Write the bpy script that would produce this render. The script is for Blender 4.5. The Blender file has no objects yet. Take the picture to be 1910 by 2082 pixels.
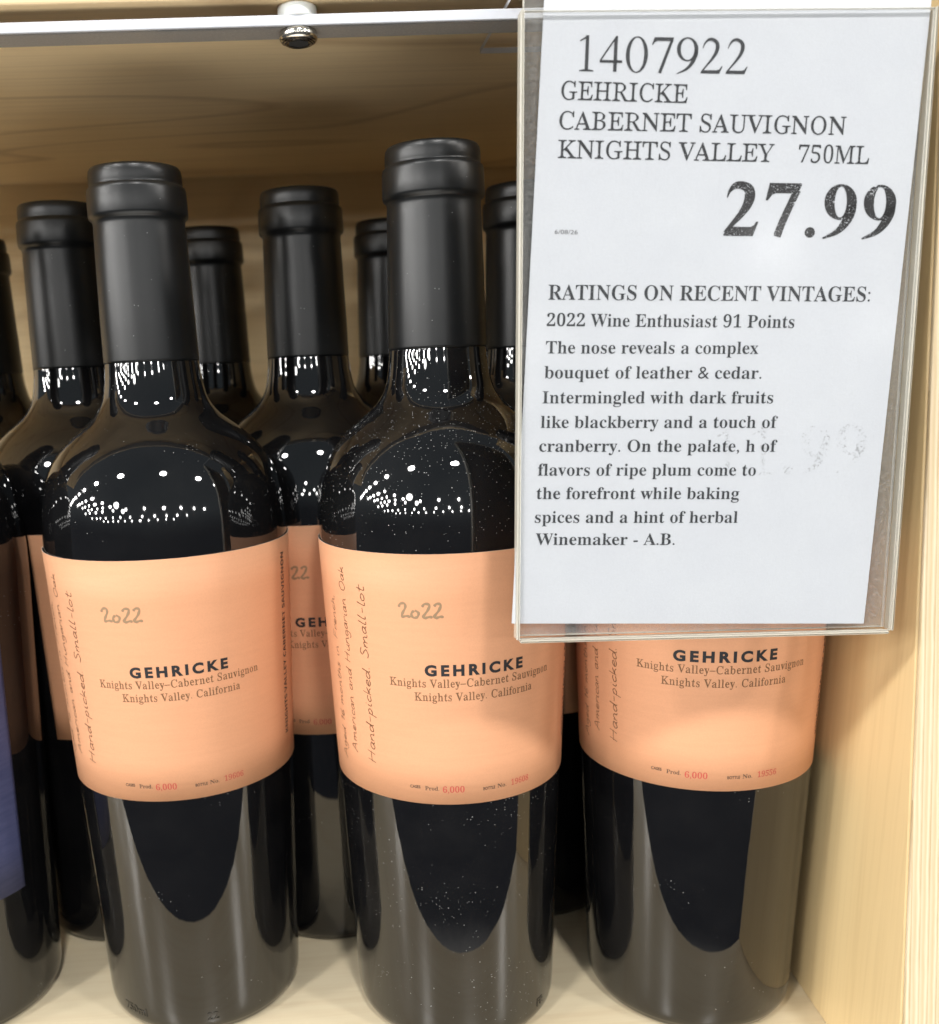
import bpy, bmesh, math, random
from mathutils import Matrix, Vector
random.seed(7)
sc = bpy.context.scene
COL = sc.collection
R = math.radians

# ---------------------------------------------------------------- camera
A = [[0.9989148, 0.0113437, -0.0451721], [0.0416886, 0.2146833, 0.9757936], [-0.0207668, 0.9766178, -0.2139775]]
CAM = Vector((-0.009501, -0.312684, 0.215108))
cam = bpy.data.cameras.new('camera'); camo = bpy.data.objects.new('camera', cam); COL.objects.link(camo)
camo.matrix_world = Matrix(((A[0][0], A[1][0], -A[2][0], CAM[0]), (A[0][1], A[1][1], -A[2][1], CAM[1]),
                            (A[0][2], A[1][2], -A[2][2], CAM[2]), (0, 0, 0, 1)))
cam.sensor_fit = 'HORIZONTAL'; cam.sensor_width = 36.0; cam.lens = 1904.914 * 36 / 1910
cam.shift_x = 212.35 / 1910; cam.shift_y = 124.27 / 1910
cam.clip_start = 0.01; cam.clip_end = 200
cam.dof.use_dof = True; cam.dof.focus_distance = 0.262; cam.dof.aperture_fstop = cam.lens / 2.1
sc.camera = camo

# ---------------------------------------------------------------- world: dim warehouse air, plus a bright fill added below to lift the shelf interior
w = bpy.data.worlds.new('World'); sc.world = w; w.use_nodes = True
bg = w.node_tree.nodes['Background']
wt = w.node_tree; tcw = wt.nodes.new('ShaderNodeTexCoord'); sxw = wt.nodes.new('ShaderNodeSeparateXYZ'); rw = wt.nodes.new('ShaderNodeValToRGB')
mw = wt.nodes.new('ShaderNodeMath'); mw.operation = 'MULTIPLY_ADD'; mw.inputs[1].default_value = .5; mw.inputs[2].default_value = .5
wt.links.new(tcw.outputs['Generated'], sxw.inputs[0]); wt.links.new(sxw.outputs[2], mw.inputs[0]); wt.links.new(mw.outputs[0], rw.inputs[0]); wt.links.new(rw.outputs[0], bg.inputs[0])
for k, (p, c) in enumerate(((0.0, (3.3, 3.2, 3.0)), (.12, (2.9, 2.8, 2.6)), (.20, (.07, .075, .09)), (.49, (.07, .08, .095)), (.56, (.20, .235, .255)), (1.0, (.17, .20, .22)))):
    e = rw.color_ramp.elements[k] if k < 2 else rw.color_ramp.elements.new(p)
    e.position = p; e.color = (*c, 1)
bg.inputs[1].default_value = 1.0

# ---------------------------------------------------------------- lamps: rows of high-bay lamps over the aisles
def lamp(x, y, z, radius, power, col=(1.0, 0.98, 0.95)):
    l = bpy.data.lights.new('high_bay_lamp', 'POINT'); l.shadow_soft_size = radius; l.energy = power; l.color = col
    o = bpy.data.objects.new('high_bay_lamp', l); COL.objects.link(o); o.location = (x, y, z)
    return o
LP = 1230
for y, x0, dx, n0, n1, k in ((-4.9, 1.2, 5.0, -9, 4, .86), (-27.0, 5.5, 8.5, -7, 4, 1.0), (-46.0, 2.0, 9.0, -8, 4, 1.0), (-66.0, 6.0, 9.0, -8, 3, 1.0)):
    for i in range(n0, n1): lamp(x0 + i * dx, y, 6.0, .40 if y > -10 else .55, LP * k)
for y in (-10.5, -15.5, -21.0):
    for i in range(5): lamp(-17.0 - i * 5.2, y, 6.0, .45, LP * .7)
lamp(-7.6, -11.6, 3.6, .68, 620)
lamp(-6.4, -13.0, 2.7, .36, 220)

# ---------------------------------------------------------------- exposure
sc.view_settings.view_transform = 'Standard'; sc.view_settings.look = 'None'
sc.view_settings.exposure = -0.08; sc.view_settings.gamma = 1.0; sc.view_settings.use_curve_mapping = False
sc.cycles.use_denoising = True
sc.cycles.max_bounces = 10; sc.cycles.transparent_max_bounces = 24; sc.cycles.glossy_bounces = 6
sc.cycles.sample_clamp_indirect = 6.0

# ================================================================ helpers
def link(name, me, mats, parent=None):
    o = bpy.data.objects.new(name, me); COL.objects.link(o)
    for m in (mats if isinstance(mats, (list, tuple)) else [mats]): me.materials.append(m)
    if parent: o.parent = parent
    return o
def mesh(name, verts, faces, mats, parent=None, smooth=False, mi=None):
    me = bpy.data.meshes.new(name); me.from_pydata(verts, [], faces); me.update()
    if smooth:
        for p in me.polygons: p.use_smooth = True
    o = link(name, me, mats, parent)
    if mi:
        for p, k in zip(me.polygons, mi): p.material_index = k
    return o
def from_bm(name, bm, mats, parent=None, smooth=False):
    me = bpy.data.meshes.new(name); bm.normal_update(); bm.to_mesh(me); bm.free()
    if smooth:
        for p in me.polygons: p.use_smooth = True
    return link(name, me, mats, parent)
def box_bm(lo, hi, bevel=0.0, bm=None, seg=2):
    bm2 = bmesh.new()
    bmesh.ops.create_cube(bm2, size=1.0)
    for v in bm2.verts:
        v.co = Vector([(lo[i] + hi[i]) / 2 + v.co[i] * (hi[i] - lo[i]) for i in range(3)])
    if bevel: bmesh.ops.bevel(bm2, geom=bm2.edges[:], offset=bevel, segments=seg, affect='EDGES', profile=0.5)
    return bm2
def thing(name, label, cat, loc=(0, 0, 0), rz=0.0, group=None):
    o = bpy.data.objects.new(name, None); COL.objects.link(o); o.location = loc; o.rotation_euler = (0, 0, rz)
    o.empty_display_size = 0.02
    o['label'] = label; o['category'] = cat
    if group: o['group'] = group
    return o

# ---------------------------------------------------------------- materials
class NT:
    def __init__(s, name):
        s.m = bpy.data.materials.new(name); s.m.use_nodes = True; s.t = s.m.node_tree
        s.n = s.t.nodes; s.p = s.n['Principled BSDF']; s.out = s.n['Material Output']
    def new(s, ty, **kw):
        n = s.n.new(ty)
        for k, v in kw.items(): setattr(n, k, v)
        return n
    def L(s, a, b): s.t.links.new(a, b)
    def coord(s, scale=(1, 1, 1), rot=(0, 0, 0), loc=(0, 0, 0), out='Object'):
        tc = s.new('ShaderNodeTexCoord'); mp = s.new('ShaderNodeMapping')
        mp.inputs['Scale'].default_value = scale; mp.inputs['Rotation'].default_value = rot; mp.inputs['Location'].default_value = loc
        s.L(tc.outputs[out], mp.inputs[0]); return mp.outputs[0]
    def noise(s, vec, scale, detail=4, rough=.55, dist=0):
        n = s.new('ShaderNodeTexNoise'); n.inputs['Scale'].default_value = scale; n.inputs['Detail'].default_value = detail
        n.inputs['Roughness'].default_value = rough; n.inputs['Distortion'].default_value = dist
        s.L(vec, n.inputs['Vector']); return n.outputs['Fac']
    def ramp(s, fac, pts):
        r = s.new('ShaderNodeValToRGB'); e = r.color_ramp.elements
        while len(e) < len(pts): e.new(0.5)
        for k, (p, c) in zip(e, pts):
            k.position = p; k.color = (*c, 1) if hasattr(c, '__len__') else (c, c, c, 1)
        s.L(fac, r.inputs[0]); return r.outputs[0]
    def mixc(s, fac, a, b, mode='MIX'):
        m = s.new('ShaderNodeMix', data_type='RGBA', blend_type=mode)
        for sock, v in ((m.inputs[0], fac), (m.inputs[6], a), (m.inputs[7], b)):
            if isinstance(v, bpy.types.NodeSocket): s.L(v, sock)
            elif isinstance(v, (int, float)): sock.default_value = v
            else: sock.default_value = (*v, 1)
        return m.outputs[2]
    def math(s, op, a, b=None):
        m = s.new('ShaderNodeMath', operation=op)
        for sock, v in ((m.inputs[0], a), (m.inputs[1], b)):
            if v is None: continue
            if isinstance(v, bpy.types.NodeSocket): s.L(v, sock)
            else: sock.default_value = v
        return m.outputs[0]
    def bump(s, h, strength, dist=0.0002):
        b = s.new('ShaderNodeBump'); b.inputs['Strength'].default_value = strength; b.inputs['Distance'].default_value = dist
        s.L(h, b.inputs['Height']); s.L(b.outputs[0], s.p.inputs['Normal']); return b
    def set(s, **kw):
        for k, v in kw.items():
            k = k.replace('_', ' ')
            if isinstance(v, bpy.types.NodeSocket): s.L(v, s.p.inputs[k])
            else: s.p.inputs[k].default_value = v
        return s

def wood(name, light, dark, line, along=0, rough=0.38, seed=0.0, figure=1.0):
    """maple ply: grain runs along the given axis, thin darker cathedral lines across"""
    t = NT(name)
    sc_f = [18, 18, 18]; sc_f[along] = 2.2
    v = t.coord(scale=sc_f, loc=(seed, seed * 1.7, seed * .6))
    broad = t.noise(v, 1.0, 4, .5, .6)
    sc_g = [420, 420, 420]; sc_g[along] = 12
    vg = t.coord(scale=sc_g, loc=(seed, 0, 0))
    fine = t.noise(vg, 1.0, 3, .6)
    sc_w = [5.5, 5.5, 5.5]; sc_w[along] = 1.1
    vw = t.coord(scale=sc_w, loc=(seed * 2 + .3, seed, seed * .4))
    field = t.noise(vw, 1.0, 2, .45, .25)
    rings = t.math('FRACT', t.math('MULTIPLY', field, 13.0))
    lines = t.ramp(rings, [(0, 0.0), (.80, 0.0), (.93, 1.0), (1.0, 0.15)])
    col = t.mixc(t.ramp(broad, [(.3, 0.0), (.7, 1.0)]), light, dark)
    col = t.mixc(t.math('MULTIPLY', lines, .55 * figure), col, line)
    col = t.mixc(t.math('MULTIPLY', t.ramp(fine, [(.45, 0.0), (.75, 1.0)]), .28), col, line)
    t.set(Base_Color=col, Roughness=rough)
    t.bump(fine, .12, .0002)
    return t.m
M_floor = wood('pale_maple_floor', (.80, .69, .49), (.76, .64, .43), (.60, .44, .26), 0, .24, 1.3, .4)
M_back = wood('maple_back', (.80, .63, .36), (.74, .56, .31), (.52, .36, .18), 0, .45, 4.1, .6)
M_ceil = wood('maple_underside', (.83, .66, .41), (.77, .59, .35), (.45, .30, .16), 0, .42, 7.7, 1.0)
M_side = wood('maple_side', (.71, .54, .29), (.65, .48, .245), (.47, .31, .14), 2, .42, 2.9, .8)
def plyedge():
    t = NT('plywood_edge')
    v = t.coord(scale=(1, 1, .02)); x = t.new('ShaderNodeSeparateXYZ'); t.L(v, x.inputs[0])
    band = t.math('FRACT', t.math('MULTIPLY', x.outputs[0], 420.0))
    n = t.noise(t.coord(scale=(600, 600, 9)), 1.0, 3)
    f = t.math('ADD', t.math('MULTIPLY', band, .8), t.math('MULTIPLY', n, .35))
    col = t.ramp(f, [(.25, (.62, .50, .33)), (.5, (.54, .42, .25)), (.72, (.68, .57, .40)), (.95, (.47, .35, .20))])
    t.set(Base_Color=col, Roughness=.6); t.bump(n, .3, .0003)
    return t.m
M_ply = plyedge()

def glass(name, dust, tone=(.0035, .0035, .0040)):
    """near-black wine glass with dust specks"""
    t = NT(name)
    v = t.coord(out='Object')
    vor = t.new('ShaderNodeTexVoronoi', feature='F1'); vor.inputs['Scale'].default_value = 1900; t.L(v, vor.inputs['Vector'])
    wn = t.new('ShaderNodeSeparateColor'); t.L(vor.outputs['Color'], wn.inputs[0])
    dots = t.math('LESS_THAN', vor.outputs['Distance'], t.math('MULTIPLY', wn.outputs[1], .24))
    clump = t.ramp(t.noise(v, 38, 4, .6), [(.42, 0.0), (.72, 1.0)])
    geo = t.new('ShaderNodeNewGeometry'); nz = t.new('ShaderNodeSeparateXYZ'); t.L(geo.outputs['Normal'], nz.inputs[0])
    pick = t.math('GREATER_THAN', t.math('ADD', wn.outputs[0], t.math('MULTIPLY', clump, .30)), t.math('SUBTRACT', 1.20 - dust, t.math('MULTIPLY', t.math('MAXIMUM', nz.outputs[2], 0.0), dust * 4.0)))
    spk = t.math('MULTIPLY', dots, pick)
    haze = t.noise(v, 55, 5, .6)
    col = t.mixc(t.math('MULTIPLY', t.ramp(haze, [(.35, 0.0), (.8, 1.0)]), .006 + .02 * dust), tone, (.5, .48, .45))
    col = t.mixc(t.math('MULTIPLY', spk, .75), col, (.62, .62, .60))
    rough = t.math('ADD', t.math('MULTIPLY', spk, .5), t.ramp(haze, [(.3, .02), (.85, .055)]))
    t.set(Base_Color=col, Roughness=rough, IOR=1.70)
    oi = t.new('ShaderNodeObjectInfo'); va = t.new('ShaderNodeVectorMath', operation='ADD'); vs_ = t.new('ShaderNodeVectorMath', operation='SCALE')
    va.inputs[1].default_value = (0, 0, 0); t.L(t.coord(scale=(110, 110, 22)), va.inputs[0]); vs_.inputs[0].default_value = (31, 17, 23)
    t.L(oi.outputs['Random'], vs_.inputs['Scale']); t.L(vs_.outputs[0], va.inputs[1])
    h = t.noise(va.outputs[0], 1.0, 3, .45)
    t.bump(h, .10, .0008)
    return t.m
M_glass = glass('dark_bottle_glass', .02)
M_glass_dusty = glass('dusty_dark_glass', .17)
M_glass_mid = glass('lightly_dusty_glass', .05)

def capsule_mat():
    t = NT('matte_black_capsule')
    v = t.coord(scale=(50, 50, 420)); n = t.noise(v, 1.0, 4, .6)
    s = t.noise(t.coord(), 1500, 3, .7)
    vor = t.new('ShaderNodeTexVoronoi', feature='F1'); vor.inputs['Scale'].default_value = 900; t.L(t.coord(), vor.inputs['Vector'])
    wn = t.new('ShaderNodeSeparateColor'); t.L(vor.outputs['Color'], wn.inputs[0])
    spk = t.math('MULTIPLY', t.math('LESS_THAN', vor.outputs['Distance'], t.math('MULTIPLY', wn.outputs[1], .11)), t.math('GREATER_THAN', wn.outputs[0], .90))
    t.set(Base_Color=t.mixc(t.math('MULTIPLY', spk, .8), t.mixc(n, (.004, .0045, .005), (.005, .0055, .006)), (.55, .55, .54)), Roughness=t.ramp(n, [(.3, .33), (.8, .37)]), IOR=1.47)
    t.bump(t.math('ADD', t.math('MULTIPLY', n, .25), t.math('MULTIPLY', s, .4)), .05, .00015)
    return t.m
M_caps = capsule_mat()
def paper_mat(name, col, col2, rough=.62, line=True):
    t = NT(name)
    n = t.noise(t.coord(scale=(70, 70, 900)), 1.0, 3, .6); n2 = t.noise(t.coord(), 1900, 3, .7); n3 = t.noise(t.coord(), 22, 2)
    c = t.mixc(t.ramp(n, [(.35, 0.0), (.7, 1.0)]), col, col2)
    c = t.mixc(t.math('MULTIPLY', t.ramp(n3, [(.3, 0.0), (.7, 1.0)]), .35), c, col2)
    c = t.mixc(t.math('MULTIPLY', t.ramp(n2, [(.42, 0.0), (.66, 1.0)]), .16), c, tuple(x * .72 for x in col))
    t.set(Base_Color=c, Roughness=rough, IOR=1.4)
    t.bump(t.math('ADD', t.math('MULTIPLY', n, .5), t.math('MULTIPLY', n2, .8)), .25, .0002)
    return t.m
M_peach = paper_mat('peach_textured_label', (.68, .34, .187), (.655, .325, .177))
M_core = NT('label_paper_core').set(Base_Color=(.82, .72, .62, 1), Roughness=.7).m
M_blue = paper_mat('violet_blue_label', (.062, .068, .145), (.04, .047, .11), .5)
M_white = paper_mat('white_card', (.59, .61, .64), (.565, .585, .62), .6)
def ink(name, col, rough=.55, worn=0.0, scale=2600):
    t = NT(name); t.set(Base_Color=(*col, 1), Roughness=rough)
    if worn:
        n = t.noise(t.coord(), scale, 3, .75); n2 = t.noise(t.coord(), 260, 2)
        k = t.math('ADD', n, t.math('MULTIPLY', t.math('SUBTRACT', n2, .5), .35))
        f = t.ramp(k, [(.5 + (.22 - worn * .3), 0.0), (.56 + (.22 - worn * .3), 1.0)])
        tr = t.new('ShaderNodeBsdfTransparent'); mx = t.new('ShaderNodeMixShader')
        t.L(f, mx.inputs[0]); t.L(t.p.outputs[0], mx.inputs[1]); t.L(tr.outputs[0], mx.inputs[2]); t.L(mx.outputs[0], t.out.inputs[0])
    return t.m
I_black = ink('black_label_ink', (.012, .013, .016))
I_brown = ink('brown_label_ink', (.17, .085, .035))
I_hand = ink('pen_brown_ink', (.13, .055, .02))
I_gold = ink('bronze_ink', (.29, .19, .105), .5)
I_red = ink('red_number_ink', (.50, .07, .05), .55, .15, 3000)
I_small = ink('small_dark_ink', (.09, .05, .03))
I_toner = ink('grey_worn_toner', (.018, .02, .024), .6, .22, 2800)
I_toner_big = ink('black_worn_toner', (.004, .004, .006), .6, .50, 2300)
I_toner_bold = ink('bold_toner', (.022, .025, .03), .6, .26, 3600)
I_tiny = ink('pale_grey_toner', (.12, .12, .125), .6)
I_ghost = ink('ghost_toner_specks', (.45, .46, .48), .6, 1.16, 1500)

def clear(name, tint, haze_amt, ior=1.11, specks=0.0, cream=(.8, .8, .78)):
    """thin clear plastic: mostly lets light through, some gloss, faint scuffs"""
    t = NT(name)
    tr = t.new('ShaderNodeBsdfTransparent'); tr.inputs[0].default_value = (*tint, 1)
    g = t.new('ShaderNodeBsdfGlossy'); g.inputs['Roughness'].default_value = .13
    d = t.new('ShaderNodeBsdfDiffuse'); d.inputs[0].default_value = (*cream, 1)
    fr = t.new('ShaderNodeFresnel'); fr.inputs[0].default_value = ior
    wv = t.noise(t.coord(), 26, 2); b = t.new('ShaderNodeBump'); b.inputs['Strength'].default_value = .06; b.inputs['Distance'].default_value = .002
    t.L(wv, b.inputs['Height']); t.L(b.outputs[0], g.inputs['Normal'])
    m1 = t.new('ShaderNodeMixShader'); m2 = t.new('ShaderNodeMixShader')
    scr = t.noise(t.coord(), 1300, 4, .8)
    f = t.ramp(scr, [(.46, haze_amt), (.68, haze_amt + specks)])
    t.L(f, m1.inputs[0]); t.L(tr.outputs[0], m1.inputs[1]); t.L(d.outputs[0], m1.inputs[2])
    t.L(fr.outputs[0], m2.inputs[0]); t.L(m1.outputs[0], m2.inputs[1]); t.L(g.outputs[0], m2.inputs[2])
    t.L(m2.outputs[0], t.out.inputs[0])
    return t.m
M_sheet = clear('clear_sign_plastic', (.985, .985, .985), .006, specks=.012)
M_backsheet = clear('scuffed_clear_plastic', (.90, .90, .89), .08, specks=.15)
M_strip = clear('grey_clear_acrylic', (.50, .48, .48), .22, specks=.06)
M_flange = clear('clear_acrylic_flange', (.97, .96, .95), .0, ior=1.02, specks=.0)
M_edge = NT('frosted_acrylic_edge').set(Base_Color=(.74, .71, .62, 1), Roughness=.35, Transmission_Weight=.45).m
M_edge_white = NT('white_acrylic_edge').set(Base_Color=(.58, .60, .65, 1), Roughness=.3).m
M_spacer = NT('white_nylon').set(Base_Color=(.86, .87, .85, 1), Roughness=.45, Subsurface_Weight=.1).m
def metal():
    t = NT('nickel_metal'); n = t.noise(t.coord(scale=(900, 900, 200)), 1.0, 3)
    t.set(Base_Color=(.62, .59, .53, 1), Metallic=1.0, Roughness=t.ramp(n, [(.3, .16), (.8, .3)])); return t.m
M_metal = metal()
M_socket_shade = NT('socket_shade').set(Base_Color=(.03, .03, .03, 1), Roughness=.6).m

# ---------------------------------------------------------------- lettering
def mathbold(s):
    r = ''
    for c in s:
        if 'A' <= c <= 'Z': r += chr(0x1D400 + ord(c) - 65)
        elif 'a' <= c <= 'z': r += chr(0x1D41A + ord(c) - 97)
        elif '0' <= c <= '9': r += chr(0x1D7CE + ord(c) - 48)
        else: r += c
    return r
def sansbold(s):
    r = ''
    for c in s:
        if 'A' <= c <= 'Z': r += chr(0x1D5D4 + ord(c) - 65)
        elif 'a' <= c <= 'z': r += chr(0x1D5EE + ord(c) - 97)
        elif '0' <= c <= '9': r += chr(0x1D7EC + ord(c) - 48)
        else: r += c
    return r
def raw_text(body, offset=0.0, spacing=1.0, res=4):
    c = bpy.data.curves.new('lettering', 'FONT'); c.body = body; c.resolution_u = res; c.offset = offset; c.space_character = spacing
    o = bpy.data.objects.new('lettering', c); COL.objects.link(o)
    dg = bpy.context.evaluated_depsgraph_get(); ev = o.evaluated_get(dg); me = bpy.data.meshes.new_from_object(ev)
    bpy.data.objects.remove(o); bpy.data.curves.remove(c)
    bm = bmesh.new(); bm.from_mesh(me); bpy.data.meshes.remove(me)
    bmesh.ops.remove_doubles(bm, verts=bm.verts[:], dist=1e-5)
    return bm
def slim(bm, k, hair=.062):
    """take weight off the stems but keep the hairlines"""
    be = [e for e in bm.edges if len(e.link_faces) == 1]
    segs = [(e.verts[0].co.xy.copy(), e.verts[1].co.xy.copy()) for e in be]
    cell = {}
    for i, (a, b) in enumerate(segs):
        for q in range(round(min(a.x, b.x) * 10), round(max(a.x, b.x) * 10) + 1):
            cell.setdefault(q, set()).add(i)
    adj = {}
    for e in be:
        f = e.link_faces[0]; a, b = e.verts; d = (b.co - a.co).xy
        if d.length < 1e-9: continue
        n = Vector((-d.y, d.x)).normalized()
        if n.dot((f.calc_center_median() - a.co).xy) < 0: n = -n
        best = 9.0
        for fr in ((.5,) if d.length < .12 else (.08, .3, .5, .7, .92)):
            p = a.co.xy.lerp(b.co.xy, fr) + n * .001
            for kk in range(-3, 4):
                for i in cell.get(round(p.x * 10) + kk, ()):
                    q0, q1 = segs[i]; ee = q1 - q0; den = n.x * ee.y - n.y * ee.x
                    if abs(den) < 1e-9: continue
                    q = q0 - p; tt = (q.x * ee.y - q.y * ee.x) / den; u = (q.x * n.y - q.y * n.x) / den
                    if tt > 1e-4 and -1e-4 <= u <= 1.0001 and tt < best: best = tt
        amt = max(-.010, (best - hair) * k / 2) if best < .185 else 0.0
        for v in e.verts: adj.setdefault(v, []).append((n, amt))
    mv = {}
    for v, ds in adj.items():
        if len(ds) < 2: m = ds[0][0] * ds[0][1]
        else:
            (n1, a1), (n2, a2) = ds[:2]; dt = n1.dot(n2); det = n1.x * n2.y - n1.y * n2.x
            if dt > .85 or abs(det) < .25: m = (n1 * a1 + n2 * a2) / 2 if dt > 0 else Vector((0, 0))
            else: m = Vector(((a1 * n2.y - a2 * n1.y) / det, (a2 * n1.x - a1 * n2.x) / det))
        if m.length > .05: m *= .05 / m.length
        mv[v] = m
    for v, m in mv.items(): v.co.x += m.x; v.co.y += m.y
    return bm
def text_poly(body, style='serif', k=0.0, offset=0.0, spacing=1.0):
    s = {'serif': mathbold, 'sansb': sansbold, 'plain': lambda q: q}[style](body)
    bm = raw_text(s, offset, spacing)
    if k: slim(bm, k)
    vs = [v.co.xy.copy() for v in bm.verts]
    bm.verts.index_update()
    fs = [[v.index for v in f.verts] for f in bm.faces]
    bm.free()
    return vs, fs
def fit(poly, x0, x1, height=None, capref=.70):
    """scale so the ink spans x0..x1; height = wanted cap height (font cap is capref em)"""
    vs, fs = poly
    a = min(v.x for v in vs); b = max(v.x for v in vs); s = (x1 - x0) / (b - a)
    sy = s if height is None else height / capref
    return [((v.x - a) * s + x0, v.y * sy) for v in vs], fs
def stroke_poly(paths, width):
    """ribbons along pen strokes"""
    vs, fs = [], []
    for pts in paths:
        if len(pts) > 2:   # round the strokes
            q = []
            for i in range(len(pts) - 1):
                p0 = pts[max(i - 1, 0)]; p1 = pts[i]; p2 = pts[i + 1]; p3 = pts[min(i + 2, len(pts) - 1)]
                for t in (0, .25, .5, .75):
                    q.append(tuple(.5 * ((2 * p1[j]) + (-p0[j] + p2[j]) * t + (2 * p0[j] - 5 * p1[j] + 4 * p2[j] - p3[j]) * t * t + (-p0[j] + 3 * p1[j] - 3 * p2[j] + p3[j]) * t ** 3) for j in (0, 1)))
            q.append(pts[-1]); pts = q
        n = len(pts); base = len(vs)
        for i in range(n):
            a = Vector(pts[max(i - 1, 0)]); b = Vector(pts[min(i + 1, n - 1)]); d = b - a
            if d.length < 1e-9: d = Vector((1, 0))
            d.normalize(); nn = Vector((-d.y, d.x))
            wv = width * (.5 + .10 * math.sin(i * 1.3))
            if i in (0, n - 1): wv *= .7
            p = Vector(pts[i]); vs += [tuple(p + nn * wv), tuple(p - nn * wv)]
        for i in range(n - 1):
            fs.append([base + 2 * i, base + 2 * i + 1, base + 2 * i + 3, base + 2 * i + 2])
    return vs, fs
# a small single-stroke handwriting alphabet (advance, strokes); x-height .5, caps 1.0
HW = {
 'H': (.75, [[(.08, 1), (.05, 0)], [(.55, 1.02), (.5, 0)], [(.0, .5), (.58, .55)]]),
 'A': (.75, [[(0, 0), (.2, .55), (.36, 1), (.5, .5), (.6, 0)], [(.1, .38), (.55, .4)]]),
 'F': (.6, [[(.12, 1), (.06, 0)], [(.1, 1), (.5, 1.02)], [(.08, .55), (.4, .57)]]),
 'S': (.55, [[(.45, .92), (.25, 1.02), (.08, .8), (.3, .52), (.42, .25), (.22, 0), (.0, .1)]]),
 'O': (.7, [[(.3, 1), (.05, .7), (.1, .15), (.35, 0), (.58, .4), (.5, .85), (.28, 1)]]),
 'a': (.46, [[(.34, .46), (.14, .5), (.02, .2), (.14, 0), (.3, .2), (.36, .48), (.34, .1), (.44, 0)]]),
 'b': (.45, [[(.08, 1), (.05, .1), (.2, 0), (.38, .25), (.25, .5), (.06, .3)]]),
 'c': (.4, [[(.34, .42), (.2, .5), (.03, .25), (.15, 0), (.36, .1)]]),
 'd': (.5, [[(.34, .42), (.14, .48), (.02, .2), (.14, 0), (.34, .25), (.42, 1), (.38, .1), (.46, 0)]]),
 'e': (.42, [[(.04, .24), (.3, .3), (.26, .5), (.08, .42), (.04, .15), (.2, 0), (.38, .1)]]),
 'f': (.4, [[(.36, .95), (.22, 1), (.16, .7), (.14, 0)], [(.02, .5), (.34, .52)]]),
 'g': (.46, [[(.34, .45), (.14, .5), (.03, .22), (.16, .02), (.34, .3), (.34, -.3), (.16, -.5), (.0, -.35)]]),
 'h': (.48, [[(.08, 1), (.04, 0)], [(.05, .25), (.22, .5), (.34, .35), (.34, .05), (.44, 0)]]),
 'i': (.26, [[(.08, .5), (.08, .08), (.2, 0)], [(.1, .72), (.13, .75)]]),
 'k': (.46, [[(.08, 1), (.05, 0)], [(.36, .5), (.08, .22), (.25, .2), (.4, 0)]]),
 'l': (.28, [[(.12, 1.05), (.07, .3), (.1, 0), (.22, .05)]]),
 'm': (.72, [[(.04, .5), (.04, 0)], [(.05, .25), (.2, .5), (.28, .3), (.28, 0)], [(.29, .25), (.46, .5), (.54, .3), (.56, .05), (.68, 0)]]),
 'n': (.5, [[(.04, .5), (.04, 0)], [(.05, .25), (.22, .5), (.34, .33), (.35, .05), (.46, 0)]]),
 'o': (.45, [[(.2, .5), (.03, .3), (.1, .02), (.3, .08), (.36, .36), (.18, .5)]]),
 'p': (.46, [[(.08, .5), (.03, -.5)], [(.06, .3), (.24, .52), (.36, .25), (.2, 0), (.06, .12)]]),
 'r': (.36, [[(.05, .5), (.05, 0)], [(.06, .28), (.2, .5), (.34, .44)]]),
 's': (.36, [[(.3, .45), (.12, .5), (.1, .32), (.28, .18), (.16, 0), (.0, .06)]]),
 't': (.36, [[(.16, .95), (.12, .12), (.24, 0), (.34, .06)], [(.0, .58), (.34, .62)]]),
 'u': (.48, [[(.05, .5), (.04, .12), (.18, 0), (.34, .2), (.37, .5), (.36, .08), (.46, 0)]]),
 '1': (.34, [[(.05, .75), (.18, 1), (.14, 0)]]),
 '6': (.45, [[(.34, 1), (.1, .6), (.05, .2), (.2, 0), (.38, .2), (.25, .45), (.06, .25)]]),
 '-': (.42, [[(.06, .35), (.34, .37)]]), '.': (.24, [[(.06, .02), (.10, .0)]]), ',': (.26, [[(.1, .05), (.04, -.15)]]),
 ' ': (.38, []),
}
def handwriting(s, x0, x1, height, width):
    rng = random.Random(s); paths = []; x = 0.0
    for ch in s:
        adv, st = HW[ch]; jy = rng.uniform(-.03, .03)
        for p in st: paths.append([(x + a + b * .10 + rng.uniform(-.012, .012), b + jy + rng.uniform(-.015, .015)) for a, b in p])
        x += adv
    k = (x1 - x0) / x
    return stroke_poly([[(x0 + a * k, b * height) for a, b in p] for p in paths], width)
def join(polys):
    V, Fc = [], []
    for vs, fs in polys:
        b = len(V); V += list(vs); Fc += [[i + b for i in f] for f in fs]
    return V, Fc

# ================================================================ the shelf unit
XW, ZC, DEP, YAW = 0.1278, 0.3110, 0.290, 4.4
shelf = thing('display_shelf', 'pale maple plywood shelf bay that holds the dark wine bottles', 'shelf', (XW, -0.0883, 0), R(YAW))
from_bm('shelf_board', box_bm((-0.60, 0, -0.018), (.030, DEP, 0.0), .0006), M_floor, shelf)
from_bm('back_panel', box_bm((-0.60, DEP + .0003, -0.018), (.030, DEP + .010, ZC + .018)), M_back, shelf)
from_bm('upper_board', box_bm((-0.60, .0605, ZC), (.004, DEP, ZC + .018), .0005), M_ceil, shelf)
def leaned(name, x0, y0, x1, y1, mat, parent):
    bm = box_bm((x0, y0, .0002), (x1, y1, ZC + .03), .0004)
    for v in bm.verts:
        if v.co.y < .05: v.co.y += .111 * v.co.z
        v.co.x += .022 * v.co.z
    o = from_bm(name, bm, mat, parent); o.rotation_euler = (0, 0, -R(YAW)); return o
sp = leaned('side_panel', 0, .0012, .018, .300, M_side, shelf)
eb = leaned('edge_band', .0003, -.0004, .0182, .0011, M_ply, sp); eb.rotation_euler = (0, 0, 0)

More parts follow.
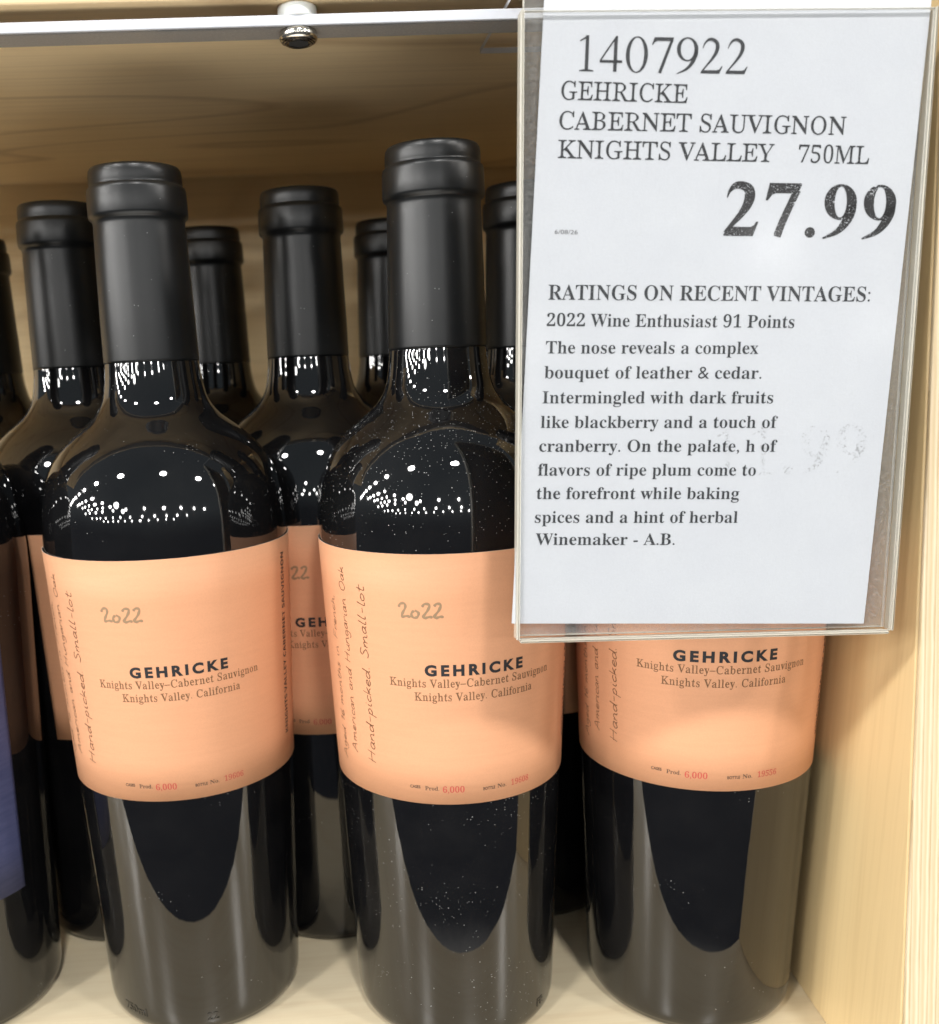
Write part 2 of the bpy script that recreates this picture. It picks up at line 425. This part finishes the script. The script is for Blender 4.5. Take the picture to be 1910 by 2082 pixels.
# ================================================================ the clear strip under the upper board
strip = thing('shelf_strip', 'clear acrylic strip with bright frosted front edge bolted under the upper shelf', 'strip', (-0.04, -0.0380, 0.3050))
strip.rotation_euler = (0, 0, R(4.0))
bm = box_bm((-.30, 0.0006, 0.0), (.125, .0100, .0026), .0002)
from_bm('strip_body', bm, M_strip, strip)
from_bm('front_edge', box_bm((-.30, -0.0006, 0.0001), (.125, 0.0004, .0027), .0002), M_edge_white, strip)
def lathe_bm(profile, seg=48, cap0=True, cap1=True, a0=None, a1=None, bm=None):
    bm = bm or bmesh.new(); rings = []
    full = a0 is None; n = seg if full else seg + 1
    for r, z in profile:
        ring = []
        for i in range(n):
            a = 2 * math.pi * i / seg if full else a0 + (a1 - a0) * i / seg
            ring.append(bm.verts.new((r * math.sin(a), -r * math.cos(a), z)))
        rings.append(ring)
    for a, b in zip(rings, rings[1:]):
        for i in range(n if full else n - 1):
            j = (i + 1) % n
            bm.faces.new((a[i], a[j], b[j], b[i]))
    if full and cap0: bm.faces.new(rings[0][::-1])
    if full and cap1: bm.faces.new(rings[-1])
    return bm
sx, sy = 0.0135, 0.0042
sp_o = from_bm('spacer', lathe_bm([(.0052, .0027), (.0053, .0031), (.0053, .0055), (.0052, .0059)], 40), M_spacer, strip, True); sp_o.location = (sx, sy, 0)
scr = from_bm('screw', lathe_bm([(.0044, -.0031), (.0051, -.0029), (.0056, -.0022), (.0057, -.0012), (.0054, -.0001), (.0050, .0000)], 40, True), M_metal, strip, True); scr.location = (sx, sy, 0); scr.scale = (.92, .92, .92)
bm = lathe_bm([(.0030, -.00315), (.0040, -.00345), (.0044, -.00315)], 32, False, False)
rim = from_bm('socket_rim', bm, M_metal, scr, True)
bm = lathe_bm([(.0001, -.00312), (.0032, -.00322)], 6, True, False)
from_bm('hex_socket', bm, M_socket_shade, scr)  # flat dark hex: the shade inside the socket is put into its colour

# ================================================================ wine bottles
TAP, RM = 0.11674, 0.038
def RB(z): return RM * (1 + TAP * (z - .12) / .12)
PROF = [(.0240, .0016), (.0285, .0002), (.0302, .0), (.0318, .0009), (.0328, .0026), (RB(.0055), .0055)]
PROF += [(RB(z), z) for z in (.02, .04, .06, .08, .10, .12, .14, .155)]
PROF += [(.03925, .1650), (.0390, .1705), (.0384, .1765), (.0374, .1817), (.0358, .1863), (.0335, .1905), (.0303, .1945), (.0265, .1980),
         (.0230, .2008), (.0200, .2033), (.0180, .2058), (.0166, .2085), (.0157, .2120), (.0151, .2160), (.01475, .2200), (.0143, .2240)]
def smooth_profile(P, n=3):
    out = []
    for i in range(len(P) - 1):
        p0 = P[max(i - 1, 0)]; p1 = P[i]; p2 = P[i + 1]; p3 = P[min(i + 2, len(P) - 1)]
        for k in range(n):
            t = k / n
            out.append(tuple(.5 * ((2 * p1[j]) + (-p0[j] + p2[j]) * t + (2 * p0[j] - 5 * p1[j] + 4 * p2[j] - p3[j]) * t * t + (-p0[j] + 3 * p1[j] - 3 * p2[j] + p3[j]) * t ** 3) for j in (0, 1)))
    out.append(P[-1]); return out
def mesh_from(bm, name, smooth=True):
    me = bpy.data.meshes.new(name); bm.normal_update(); bm.to_mesh(me); bm.free()
    for p in me.polygons: p.use_smooth = smooth
    return me
ME_GLASS = {}
def glass_mesh(mat):
    if mat.name not in ME_GLASS:
        me = mesh_from(lathe_bm(smooth_profile(PROF), 128), 'glass_body'); me.materials.append(mat); ME_GLASS[mat.name] = me
    return ME_GLASS[mat.name]
CAP = [(.01455, .2199), (.01490, .2198), (.01490, .2206), (.0147, .2330), (.0143, .2480), (.0140, .2590), (.0139, .2606), (.0140, .2617), (.0143, .2622), (.01495, .2627),
       (.01515, .2636), (.01510, .2668), (.01500, .2702), (.01480, .2711), (.01420, .2716), (.0140, .2719), (.01410, .2724), (.01405, .2748), (.01385, .2762), (.01340, .2769), (.0120, .2771), (.0060, .2771)]
def smooth_keep(P):
    out = []
    for a, b in zip(P, P[1:]):
        out.append(a)
        if abs(a[1] - b[1]) > .004:
            for t in (.33, .66): out.append((a[0] + (b[0] - a[0]) * t, a[1] + (b[1] - a[1]) * t))
    out.append(P[-1]); return out
ME_CAP = mesh_from(lathe_bm(smooth_keep(CAP), 96, False, True), 'capsule'); ME_CAP.materials.append(M_caps)

Z0, Z1 = .08684, .16358
def sector_label(name, a0, a1, z0, z1, mat, seg, off=.00016, rows=6):
    bm = bmesh.new(); n = seg + 1
    cr = .0012
    zs = [z0 + (z1 - z0) * i / rows for i in range(rows + 1)]
    def ringp(o): return [[bm.verts.new(((RB(z) + o) * math.sin(a0 + (a1 - a0) * i / seg), -(RB(z) + o) * math.cos(a0 + (a1 - a0) * i / seg), z)) for i in range(n)] for z in zs]
    O = ringp(off); Iv = ringp(.00002)
    def fc(vs, mi):
        f = bm.faces.new(vs); f.material_index = mi; f.smooth = (mi == 0)
    for r in range(rows):
        for i in range(seg): fc((O[r][i], O[r][i + 1], O[r + 1][i + 1], O[r + 1][i]), 0)
        fc((Iv[r][0], O[r][0], O[r + 1][0], Iv[r + 1][0]), 1); fc((O[r][-1], Iv[r][-1], Iv[r + 1][-1], O[r + 1][-1]), 1)
    for i in range(seg):
        fc((Iv[0][i], Iv[0][i + 1], O[0][i + 1], O[0][i]), 1); fc((O[-1][i], O[-1][i + 1], Iv[-1][i + 1], Iv[-1][i]), 1)
    me = bpy.data.meshes.new(name); bm.normal_update(); bm.to_mesh(me); bm.free()
    me.materials.append(mat); me.materials.append(M_core)
    return me
def wrap(poly, mat, name, off=.00022, rot=False, phi=0.0, z=0.0, thick=0.0):
    """bend flat lettering (mm) round the bottle; rot = reading upwards"""
    vs, fs = poly; V = []
    for o in ([off] if not thick else [off, off + thick]):
        for x, y in vs:
            if rot: a = phi - y / 38.2; zz = z + x / 1000
            else: a = phi + x / 38.2; zz = z + y / 1000
            r = RB(zz) + o
            V.append((r * math.sin(a), -r * math.cos(a), zz))
    F = [list(f) for f in fs]
    me = bpy.data.meshes.new(name); me.from_pydata(V, [], F); me.update(); me.materials.append(mat)
    return me
D = math.pi / 180 * 38.2   # mm of arc per degree
def ph(d): return d * D
ME_LABEL = sector_label('front_label', R(-125), R(125), Z0, Z1, M_peach, 120)
ME_BACKL = sector_label('back_label', R(135), R(225), Z0, Z1, M_peach, 44)
T_brand = fit(text_poly('GEHRICKE', 'plain', offset=.046, spacing=1.42), ph(-13.1), ph(31.5), 3.2, .72)
T_line1 = fit(text_poly('Knights Valley–Cabernet Sauvignon', 'serif', .55, spacing=1.06), ph(-29.4), ph(47.8), 2.45, .68)
T_line2 = fit(text_poly('Knights Valley. California', 'serif', .55, spacing=1.06), ph(-18.1), ph(37.0), 2.45, .68)
ME_BRAND = wrap(T_brand, I_black, 'brand_lettering', z=.1277)
def shift(p, dy): return [(x, y + dy) for x, y in p[0]], p[1]
ME_LINES = wrap(join([shift(T_line1, 124.05), shift(T_line2, 119.9)]), I_brown, 'origin_lettering')
T_yr = stroke_poly([[(ph(-23.6) + a * 12.9, b * 4.4) for a, b in p] for p in (
    [(.02, .72), (.06, .95), (.15, .98), (.17, .72), (.10, .32), (.09, .08), (.2, .14), (.28, .06)],
    [(.36, .52), (.30, .30), (.34, .05), (.43, .10), (.46, .38), (.38, .54)],
    [(.54, .78), (.60, .98), (.70, .92), (.66, .55), (.56, .14), (.60, .04), (.70, .12), (.76, .06)],
    [(.80, .82), (.86, 1.0), (.94, .92), (.90, .55), (.80, .16), (.84, .05), (.93, .13), (1.0, .09)])], .72)
ME_YEAR = wrap(T_yr, I_gold, 'vintage_lettering', z=.1449)
hw = [wrap(handwriting('Hand-picked. Small-lot', 0, 56.0, 3.0, .27), I_hand, 'h', rot=True, phi=R(-40.2), z=.0972),
      wrap(handwriting('American and Hungarian Oak', 0, 59.5, 2.7, .25), I_hand, 'h', rot=True, phi=R(-52.5), z=.0985),
      wrap(handwriting('Aged 16 months in French,', 0, 54.0, 2.6, .24), I_hand, 'h', rot=True, phi=R(-62.5), z=.0945)]
def merge_meshes(mes, name):
    V, F = [], []
    for m in mes:
        b = len(V); V += [tuple(v.co) for v in m.vertices]; F += [[i + b for i in p.vertices] for p in m.polygons]
    me = bpy.data.meshes.new(name); me.from_pydata(V, [], F); me.update(); me.materials.append(mes[0].materials[0]); return me
ME_HAND = merge_meshes(hw, 'handwritten_note')
ME_SIDE = wrap(fit(text_poly('KNIGHTS VALLEY CABERNET SAUVIGNON', 'sansb'), 0, 61.5, 2.35, .715), I_black, 'side_lettering', rot=True, phi=R(73.6), z=.0972)
T_small = join([shift(fit(text_poly('CASES', 'plain', offset=.02), ph(-22.2), ph(-17.3), .95, .72), 91.75),
                shift(fit(text_poly('Prod.', 'serif', .3), ph(-15.1), ph(-8.6), 1.3, .68), 91.35),
                shift(fit(text_poly('BOTTLE', 'plain', offset=.02), ph(11.8), ph(17.6), .95, .72), 90.85),
                shift(fit(text_poly('No.', 'serif', .3), ph(18.8), ph(23.4), 1.3, .68), 90.85)])
ME_SMALL = wrap(T_small, I_small, 'small_lettering')
T_six = shift(fit(text_poly('6,000', 'serif', .3), ph(-6.9), ph(3.0), 1.95, .68), 90.75)
def number_mesh(num):
    p = [T_six]
    if num: p.append(shift(fit(text_poly(num, 'serif', .45), ph(26.0), ph(36.1), 1.8, .68), 90.75))
    return wrap(join(p), I_red, 'number_lettering')
def emboss(body, phi, size, z, mat):
    """raised moulded letters at the heel"""
    s = size; poly = text_poly(body, 'plain', offset=.01); vs, fs = poly
    a = min(v.x for v in vs); b = max(v.x for v in vs)
    vs2 = [((v.x - (a + b) / 2) * s, v.y * s) for v in vs]; n = len(vs2)
    V = []
    for o in (-.0001, .00020):
        for x, y in vs2:
            zz = z + y / 1000; r = RB(zz) + o; an = phi + x / 34.0
            V.append((r * math.sin(an), -r * math.cos(an), zz))
    cnt = {}
    for f in fs:
        for i, j in zip(f, f[1:] + f[:1]): cnt[(i, j)] = cnt.get((i, j), 0) + 1
    F = [[i + n for i in f] for f in fs]
    for (i, j) in cnt:
        if (j, i) not in cnt: F.append([i, j, j + n, i + n])
    me = bpy.data.meshes.new('moulded_lettering'); me.from_pydata(V, [], F); me.update(); me.materials.append(mat); return me

def part(name, me, parent, label=None):
    o = bpy.data.objects.new(name, me); COL.objects.link(o); o.parent = parent
    if label: o['label'] = label
    return o
GRP = 'wine bottles with peach labels'
def bottle(x, y, rot, label, num=None, mat=M_glass, moulded=(), lean=(0, 0), hz=1.0):
    t = thing('wine_bottle', label, 'bottle', (x, y, 0.0), R(rot), GRP)
    t.rotation_euler = (R(lean[0]), R(lean[1]), R(rot))
    part('glass_body', glass_mesh(mat), t); part('capsule', ME_CAP, t)
    lb = part('front_label', ME_LABEL, t); part('back_label', ME_BACKL, t)
    for nm, me in (('vintage_lettering', ME_YEAR), ('brand_lettering', ME_BRAND), ('origin_lettering', ME_LINES), ('handwritten_note', ME_HAND),
                   ('side_lettering', ME_SIDE), ('small_lettering', ME_SMALL), ('number_lettering', number_mesh(num))):
        part(nm, me, lb)
    t.scale = (1, 1, hz)
    for body, phi, size in moulded:
        part('moulded_lettering', emboss(body, R(phi - rot), size, .0062, mat), t)
    return t
# front row
bottle(-0.08056, -0.00838, 3.6, 'dark wine bottle numbered 19606 on its peach label, full front in view', '19606', M_glass_mid, (('750ml', -34, 4.2), ('22', 14, 4.0)))
bottle(0.00958, -0.01762, 0.0, 'dusty dark wine bottle numbered 19608, just left of the white price sign', '19608', M_glass_dusty, (('FR', 52, 4.0),))
bottle(0.09149, -0.01555, -14.5, 'dark wine bottle numbered 19556, upper half hidden behind the white price sign', '19556', M_glass_mid)
# second row
bottle(-0.03425, 0.04118, 2.4, 'wine bottle of the second row seen in the gap between bottles 19606 and 19608', None, M_glass)
bottle(-0.12206, 0.0449, 109.0, 'wine bottle half hidden behind the left side of bottle 19606, label seam showing', None, M_glass)
bottle(0.04701, 0.0514, 137.0, 'wine bottle whose neck shows between bottle 19608 and the price sign', None, M_glass)
# third row
bottle(-0.08092, 0.11855, 20.0, 'small far wine bottle neck right behind the right shoulder of bottle 19606', None, M_glass)
bottle(-0.00197, 0.12101, -35.0, 'far wine bottle neck peeking out left of the neck of bottle 19608', None, M_glass)
bottle(-0.18351, 0.11509, 50.0, 'far wine bottle cut by the left edge, only its cap edge showing', None, M_glass)
# the other wine at the left edge
other = thing('wine_bottle', 'dark wine bottle with violet blue label cut by the left edge of the picture', 'bottle', (-0.1690, -0.0105, 0), 0)
part('glass_body', glass_mesh(M_glass_mid), other); part('capsule', ME_CAP, other)
part('front_label', sector_label('front_label', R(-70), R(66.5), .0478, .1500, M_blue, 70), other)
part('moulded_lettering', emboss('SC', R(38), 4.2, .0062, M_glass_mid), other)

# ================================================================ price sign: clear holder + card
SM = Matrix(((0.998738, 0.025005, 0.04356, 0.027932), (0.042175, 0.053458, -0.997679, -0.071998), (-0.027276, 0.998257, 0.052336, 0.293928), (0, 0, 0, 1)))
holder = thing('sign_holder', 'clear plastic sign sleeve hanging from the shelf strip in front of bottles', 'sign holder'); holder.matrix_world = SM
SW, SH = .0969, .1492
def slab(name, x0, y0, x1, y1, z0, z1, mat, edge, parent, bevel=.0002):
    bm = box_bm((x0, y0, z0), (x1, y1, z1), bevel, seg=1)
    me_name = name
    bm.normal_update()
    for f in bm.faces: f.material_index = 0 if abs(f.normal.z) > .9 else 1
    return from_bm(name, bm, [mat, edge], parent)
slab('front_panel', 0, -SH, SW, 0, .0004, .0013, M_sheet, M_edge, holder)
slab('back_panel', 0.0004, -SH + .0004, SW - .0004, .0075, -.0024, -.0012, M_backsheet, M_edge, holder)
slab('side_fold', -.0007, -SH, -.0001, .0002, -.0023, .0013, M_edge, M_edge, holder, .0002)
slab('side_fold', SW + .0001, -SH, SW + .0008, .0002, -.0023, .0013, M_flange, M_edge, holder, .0002)
slab('bottom_fold', .0003, -SH - .0009, SW - .0003, -SH - .0001, -.0023, .0013, M_sheet, M_edge, holder, .0003)
# hanging flange: rises behind the card and runs back over the strip
INV = SM.inverted()
def wpt(x, y, z): return INV @ Vector((x, y, z))
fl = [(.0330, -.0720, .3022), (.1240, -.0690, .3000), (.0330, -.0700, .3096), (.1240, -.0670, .3088), (.0268, .0058, .3101), (.1180, .0100, .3092)]
def flange():
    V = []; th = .0016
    top = [Vector(p) for p in fl]
    offs = [Vector((0, th, 0)), Vector((0, th, 0)), Vector((0, th * .6, -th * .6)), Vector((0, th * .6, -th * .6)), Vector((0, 0, -th)), Vector((0, 0, -th))]
    for p in top: V.append(INV @ p)
    for p, o in zip(top, offs): V.append(INV @ (p + o))
    F = [(0, 1, 3, 2), (2, 3, 5, 4), (6, 8, 9, 7), (8, 10, 11, 9), (0, 2, 8, 6), (2, 4, 10, 8), (1, 7, 9, 3), (3, 9, 11, 5), (4, 5, 11, 10), (0, 6, 7, 1)]
    return mesh('hanging_flange', [tuple(v) for v in V], F, [M_flange, M_edge_white], holder, mi=[0, 0, 0, 0, 1, 1, 1, 1, 1, 1])  # white edges stand in for light carried through the clear acrylic
flange()

card = thing('price_card', 'white printed price card inside the clear sleeve, price 27.99', 'card'); card.matrix_world = SM
def card_sheet():
    # slightly bowed sheet
    c = [(5.30, 9.0), (97.0 - .3, 9.0), (90.37, -147.43), (-1.67, -145.03)]
    V, F = [], []; nx, ny = 14, 24
    for s in (0, 1):
        for j in range(ny + 1):
            for i in range(nx + 1):
                u, v = i / nx, j / ny
                x = (c[0][0] * (1 - u) + c[1][0] * u) * (1 - v) + (c[3][0] * (1 - u) + c[2][0] * u) * v
                y = (c[0][1] * (1 - u) + c[1][1] * u) * (1 - v) + (c[3][1] * (1 - u) + c[2][1] * u) * v
                V.append((x / 1000, y / 1000, -.00005 - .00011 * s))
    n = (nx + 1) * (ny + 1)
    for j in range(ny):
        for i in range(nx):
            a = j * (nx + 1) + i; F.append((a, a + nx + 1, a + nx + 2, a + 1)); F.append((a + n, a + n + 1, a + n + nx + 2, a + n + nx + 1))
    return mesh('paper_sheet', V, F, M_white, card)
card_sheet()
def dg_stroke(pts, n=8):
    """stroke with a width at every point -> strip"""
    P = [Vector(p) for p in pts]; Q = []
    if len(P) == 2: Q = P
    else:
        for i in range(len(P) - 1):
            a, b, c, d = P[max(i - 1, 0)], P[i], P[i + 1], P[min(i + 2, len(P) - 1)]
            for k in range(n):
                t = k / n; Q.append(.5 * (2 * b + (c - a) * t + (2 * a - 5 * b + 4 * c - d) * t * t + (3 * b - a - 3 * c + d) * t ** 3))
        Q.append(P[-1])
    V = []
    for i, q in enumerate(Q):
        dd = (Q[min(i + 1, len(Q) - 1)] - Q[max(i - 1, 0)]).xy.normalized(); nn = Vector((-dd.y, dd.x)) * q.z / 2
        V += [tuple(q.xy + nn), tuple(q.xy - nn)]
    return V, [[2 * i, 2 * i + 1, 2 * i + 3, 2 * i + 2] for i in range(len(Q) - 1)]
def dg_ring(cx, cy, rx, ry, ix, iy, lean=0.0, a0=0.0, a1=360.0, n=40):
    V = []
    for i in range(n + 1):
        a = R(a0 + (a1 - a0) * i / n); c, s_ = math.cos(a), math.sin(a)
        V += [(cx + rx * c + lean * ry * s_, cy + ry * s_), (cx + ix * c + lean * iy * s_, cy + iy * s_)]
    return V, [[2 * i, 2 * i + 1, 2 * i + 3, 2 * i + 2] for i in range(n)]
def dg_poly(pts): return [tuple(p) for p in pts], [list(range(len(pts)))]
def dg_disc(cx, cy, r, n=24): return dg_poly([(cx + r * math.cos(2 * math.pi * i / n), cy + r * math.sin(2 * math.pi * i / n)) for i in range(n)])
BOLD = {
 '2': (.74, [dg_stroke([(.055, .70, .02), (.10, .83, .06), (.20, .925, .12), (.33, .93, .15), (.45, .86, .185), (.475, .72, .195), (.43, .56, .165), (.33, .40, .125), (.20, .24, .09), (.05, .06, .06)]),
             dg_poly([(.03, 0), (.58, 0), (.67, .27), (.625, .27), (.59, .205), (.53, .17), (.18, .17), (.03, .035)])]),
 '7': (.74, [dg_poly([(.09, .985), (.69, .985), (.69, .93), (.62, .80), (.22, .80), (.15, .77), (.075, .66), (.035, .67)]),
             dg_stroke([(.615, .86, .14), (.50, .58, .135), (.38, .27, .14), (.295, 0.0, .145)])]),
 '.': (.37, [dg_disc(.17, .085, .098)]),
 '9': (.74, [dg_ring(.335, .655, .305, .33, .115, .285, -.03),
             dg_stroke([(.545, .62, .185), (.53, .46, .19), (.45, .27, .16), (.30, .10, .10), (.05, -.02, .03)])]),
}
THIN = {
 '1': (.72, [dg_stroke([(.37, 1.0, .09), (.37, .5, .10), (.37, .03, .10)]), dg_poly([(.155, .86), (.17, .835), (.32, .90), (.40, 1.0), (.38, 1.0)]), dg_poly([(.17, 0), (.57, 0), (.57, .03), (.45, .055), (.29, .055), (.17, .03)])]),
 '4': (.72, [dg_stroke([(.475, .98, .045), (.25, .64, .045), (.035, .30, .045)]), dg_poly([(.41, 0), (.51, 0), (.51, 1.0), (.47, 1.0), (.41, .92)]), dg_poly([(.02, .25), (.66, .25), (.66, .325), (.02, .325)])]),
 '0': (.72, [dg_ring(.35, .49, .315, .51, .205, .475)]),
 '7': (.72, [dg_poly([(.11, .985), (.66, .985), (.655, .94), (.61, .885), (.20, .885), (.13, .85), (.065, .76), (.04, .77)]), dg_stroke([(.615, .92, .08), (.47, .50, .085), (.30, -.01, .09)])]),
 '9': (.72, [dg_ring(.345, .665, .305, .335, .195, .295, -.03), dg_stroke([(.60, .66, .10), (.58, .50, .115), (.48, .27, .10), (.32, .10, .07), (.07, -.02, .025)])]),
 '2': (.72, [dg_stroke([(.06, .70, .02), (.11, .84, .045), (.21, .94, .075), (.33, .95, .09), (.45, .86, .105), (.475, .72, .11), (.43, .56, .095), (.33, .40, .07), (.20, .23, .05), (.05, .04, .04)]),
             dg_poly([(.03, 0), (.57, 0), (.655, .21), (.62, .21), (.56, .12), (.48, .095), (.13, .095), (.03, .03)])]),
}
def digit_line(body, table, x0, y0, x1, y1, h):
    """numerals with thick and thin strokes, set along a line"""
    L = math.hypot(x1 - x0, y1 - y0); a = math.atan2(y1 - y0, x1 - x0); ca, sa = math.cos(a), math.sin(a)
    ps, x = [], 0.0
    for c in body:
        adv, parts = table[c]
        for p in parts: ps.append(([(x + q[0], q[1]) for q in p[0]], p[1]))
        x += adv
    vs, fs = join(ps); lo = min(v[0] for v in vs); hi = max(v[0] for v in vs); k = L / (hi - lo)
    return [(x0 + (vx - lo) * k * ca - vy * h * sa, y0 + (vx - lo) * k * sa + vy * h * ca) for vx, vy in vs], fs
def print_line(body, x0, y0, x1, y1, h, style='serif', k=0.0, offset=0.0, spacing=1.0, capref=.68, jit=0):
    L = math.hypot(x1 - x0, y1 - y0); a = math.atan2(y1 - y0, x1 - x0); ca, sa = math.cos(a), math.sin(a)
    vs, fs = fit(text_poly(body, style, k, offset, spacing), 0, L, h, capref)
    return [(x0 + x * ca - y * sa, y0 + x * sa + y * ca) for x, y in vs], fs
def flat(name, polys, mat, z=.00003):
    vs, fs = join(polys)
    return mesh(name, [(x / 1000, y / 1000, z) for x, y in vs], fs, mat, card)
flat('item_lettering', [
    digit_line('1407922', THIN, 13.32, -12.82, 53.41, -13.87, 7.85),
    print_line('GEHRICKE', 9.23, -18.96, 39.34, -20.06, 4.05, k=.62),
    print_line('CABERNET SAUVIGNON', 8.86, -25.58, 77.72, -27.59, 4.0, k=.62),
    print_line('KNIGHTS VALLEY', 8.64, -31.98, 60.65, -33.51, 4.0, k=.62),
    print_line('750ML', 66.63, -33.76, 83.9, -34.25, 4.0, k=.62)], I_toner)
flat('price_lettering', [digit_line('27.99', BOLD, 49.22, -50.28, 91.04, -51.46, 12.5)], I_toner_big)
flat('date_lettering', [print_line('6/08/26', 8.12, -49.29, 13.73, -49.49, 1.05, 'plain', capref=.72)], I_tiny)
flat('ghost_toner', [digit_line('11.99', dict(BOLD, **{'1': THIN['1']}), 50.0, -108.6, 88.0, -107.6, 12.0)], I_ghost, .00002)
LN = [('RATINGS ON RECENT VINTAGES:', 6.76, -64.58, 86.35, -66.31, 3.5, .15),
      ('2022 Wine Enthusiast 91 Points', 6.47, -70.85, 67.81, -72.29, 3.0, .15), ('The nose reveals a complex', 6.31, -77.35, 59.16, -78.41, 2.95, .15),
      ('bouquet of leather & cedar.', 6.01, -83.34, 60.26, -84.45, 2.95, .15), ('Intermingled with dark fruits', 5.59, -89.42, 63.48, -90.52, 2.95, .15),
      ('like blackberry and a touch of', 5.24, -95.43, 64.91, -96.61, 2.95, .15), ('cranberry. On the palate, h of', 4.92, -101.31, 65.1, -102.55, 2.95, .15),
      ('flavors of ripe plum come to', 4.67, -107.24, 60.0, -108.42, 2.95, .15), ('the forefront while baking', 4.36, -113.11, 56.0, -114.25, 2.95, .15),
      ('spices and a hint of herbal', 4.01, -119.12, 55.89, -120.3, 2.95, .15), ('Winemaker - A.B.', 4.23, -124.77, 39.91, -125.61, 2.95, .15)]
flat('rating_lettering', [print_line(s, a, b, c, d, h, k=k) for s, a, b, c, d, h, k in LN], I_toner_bold)
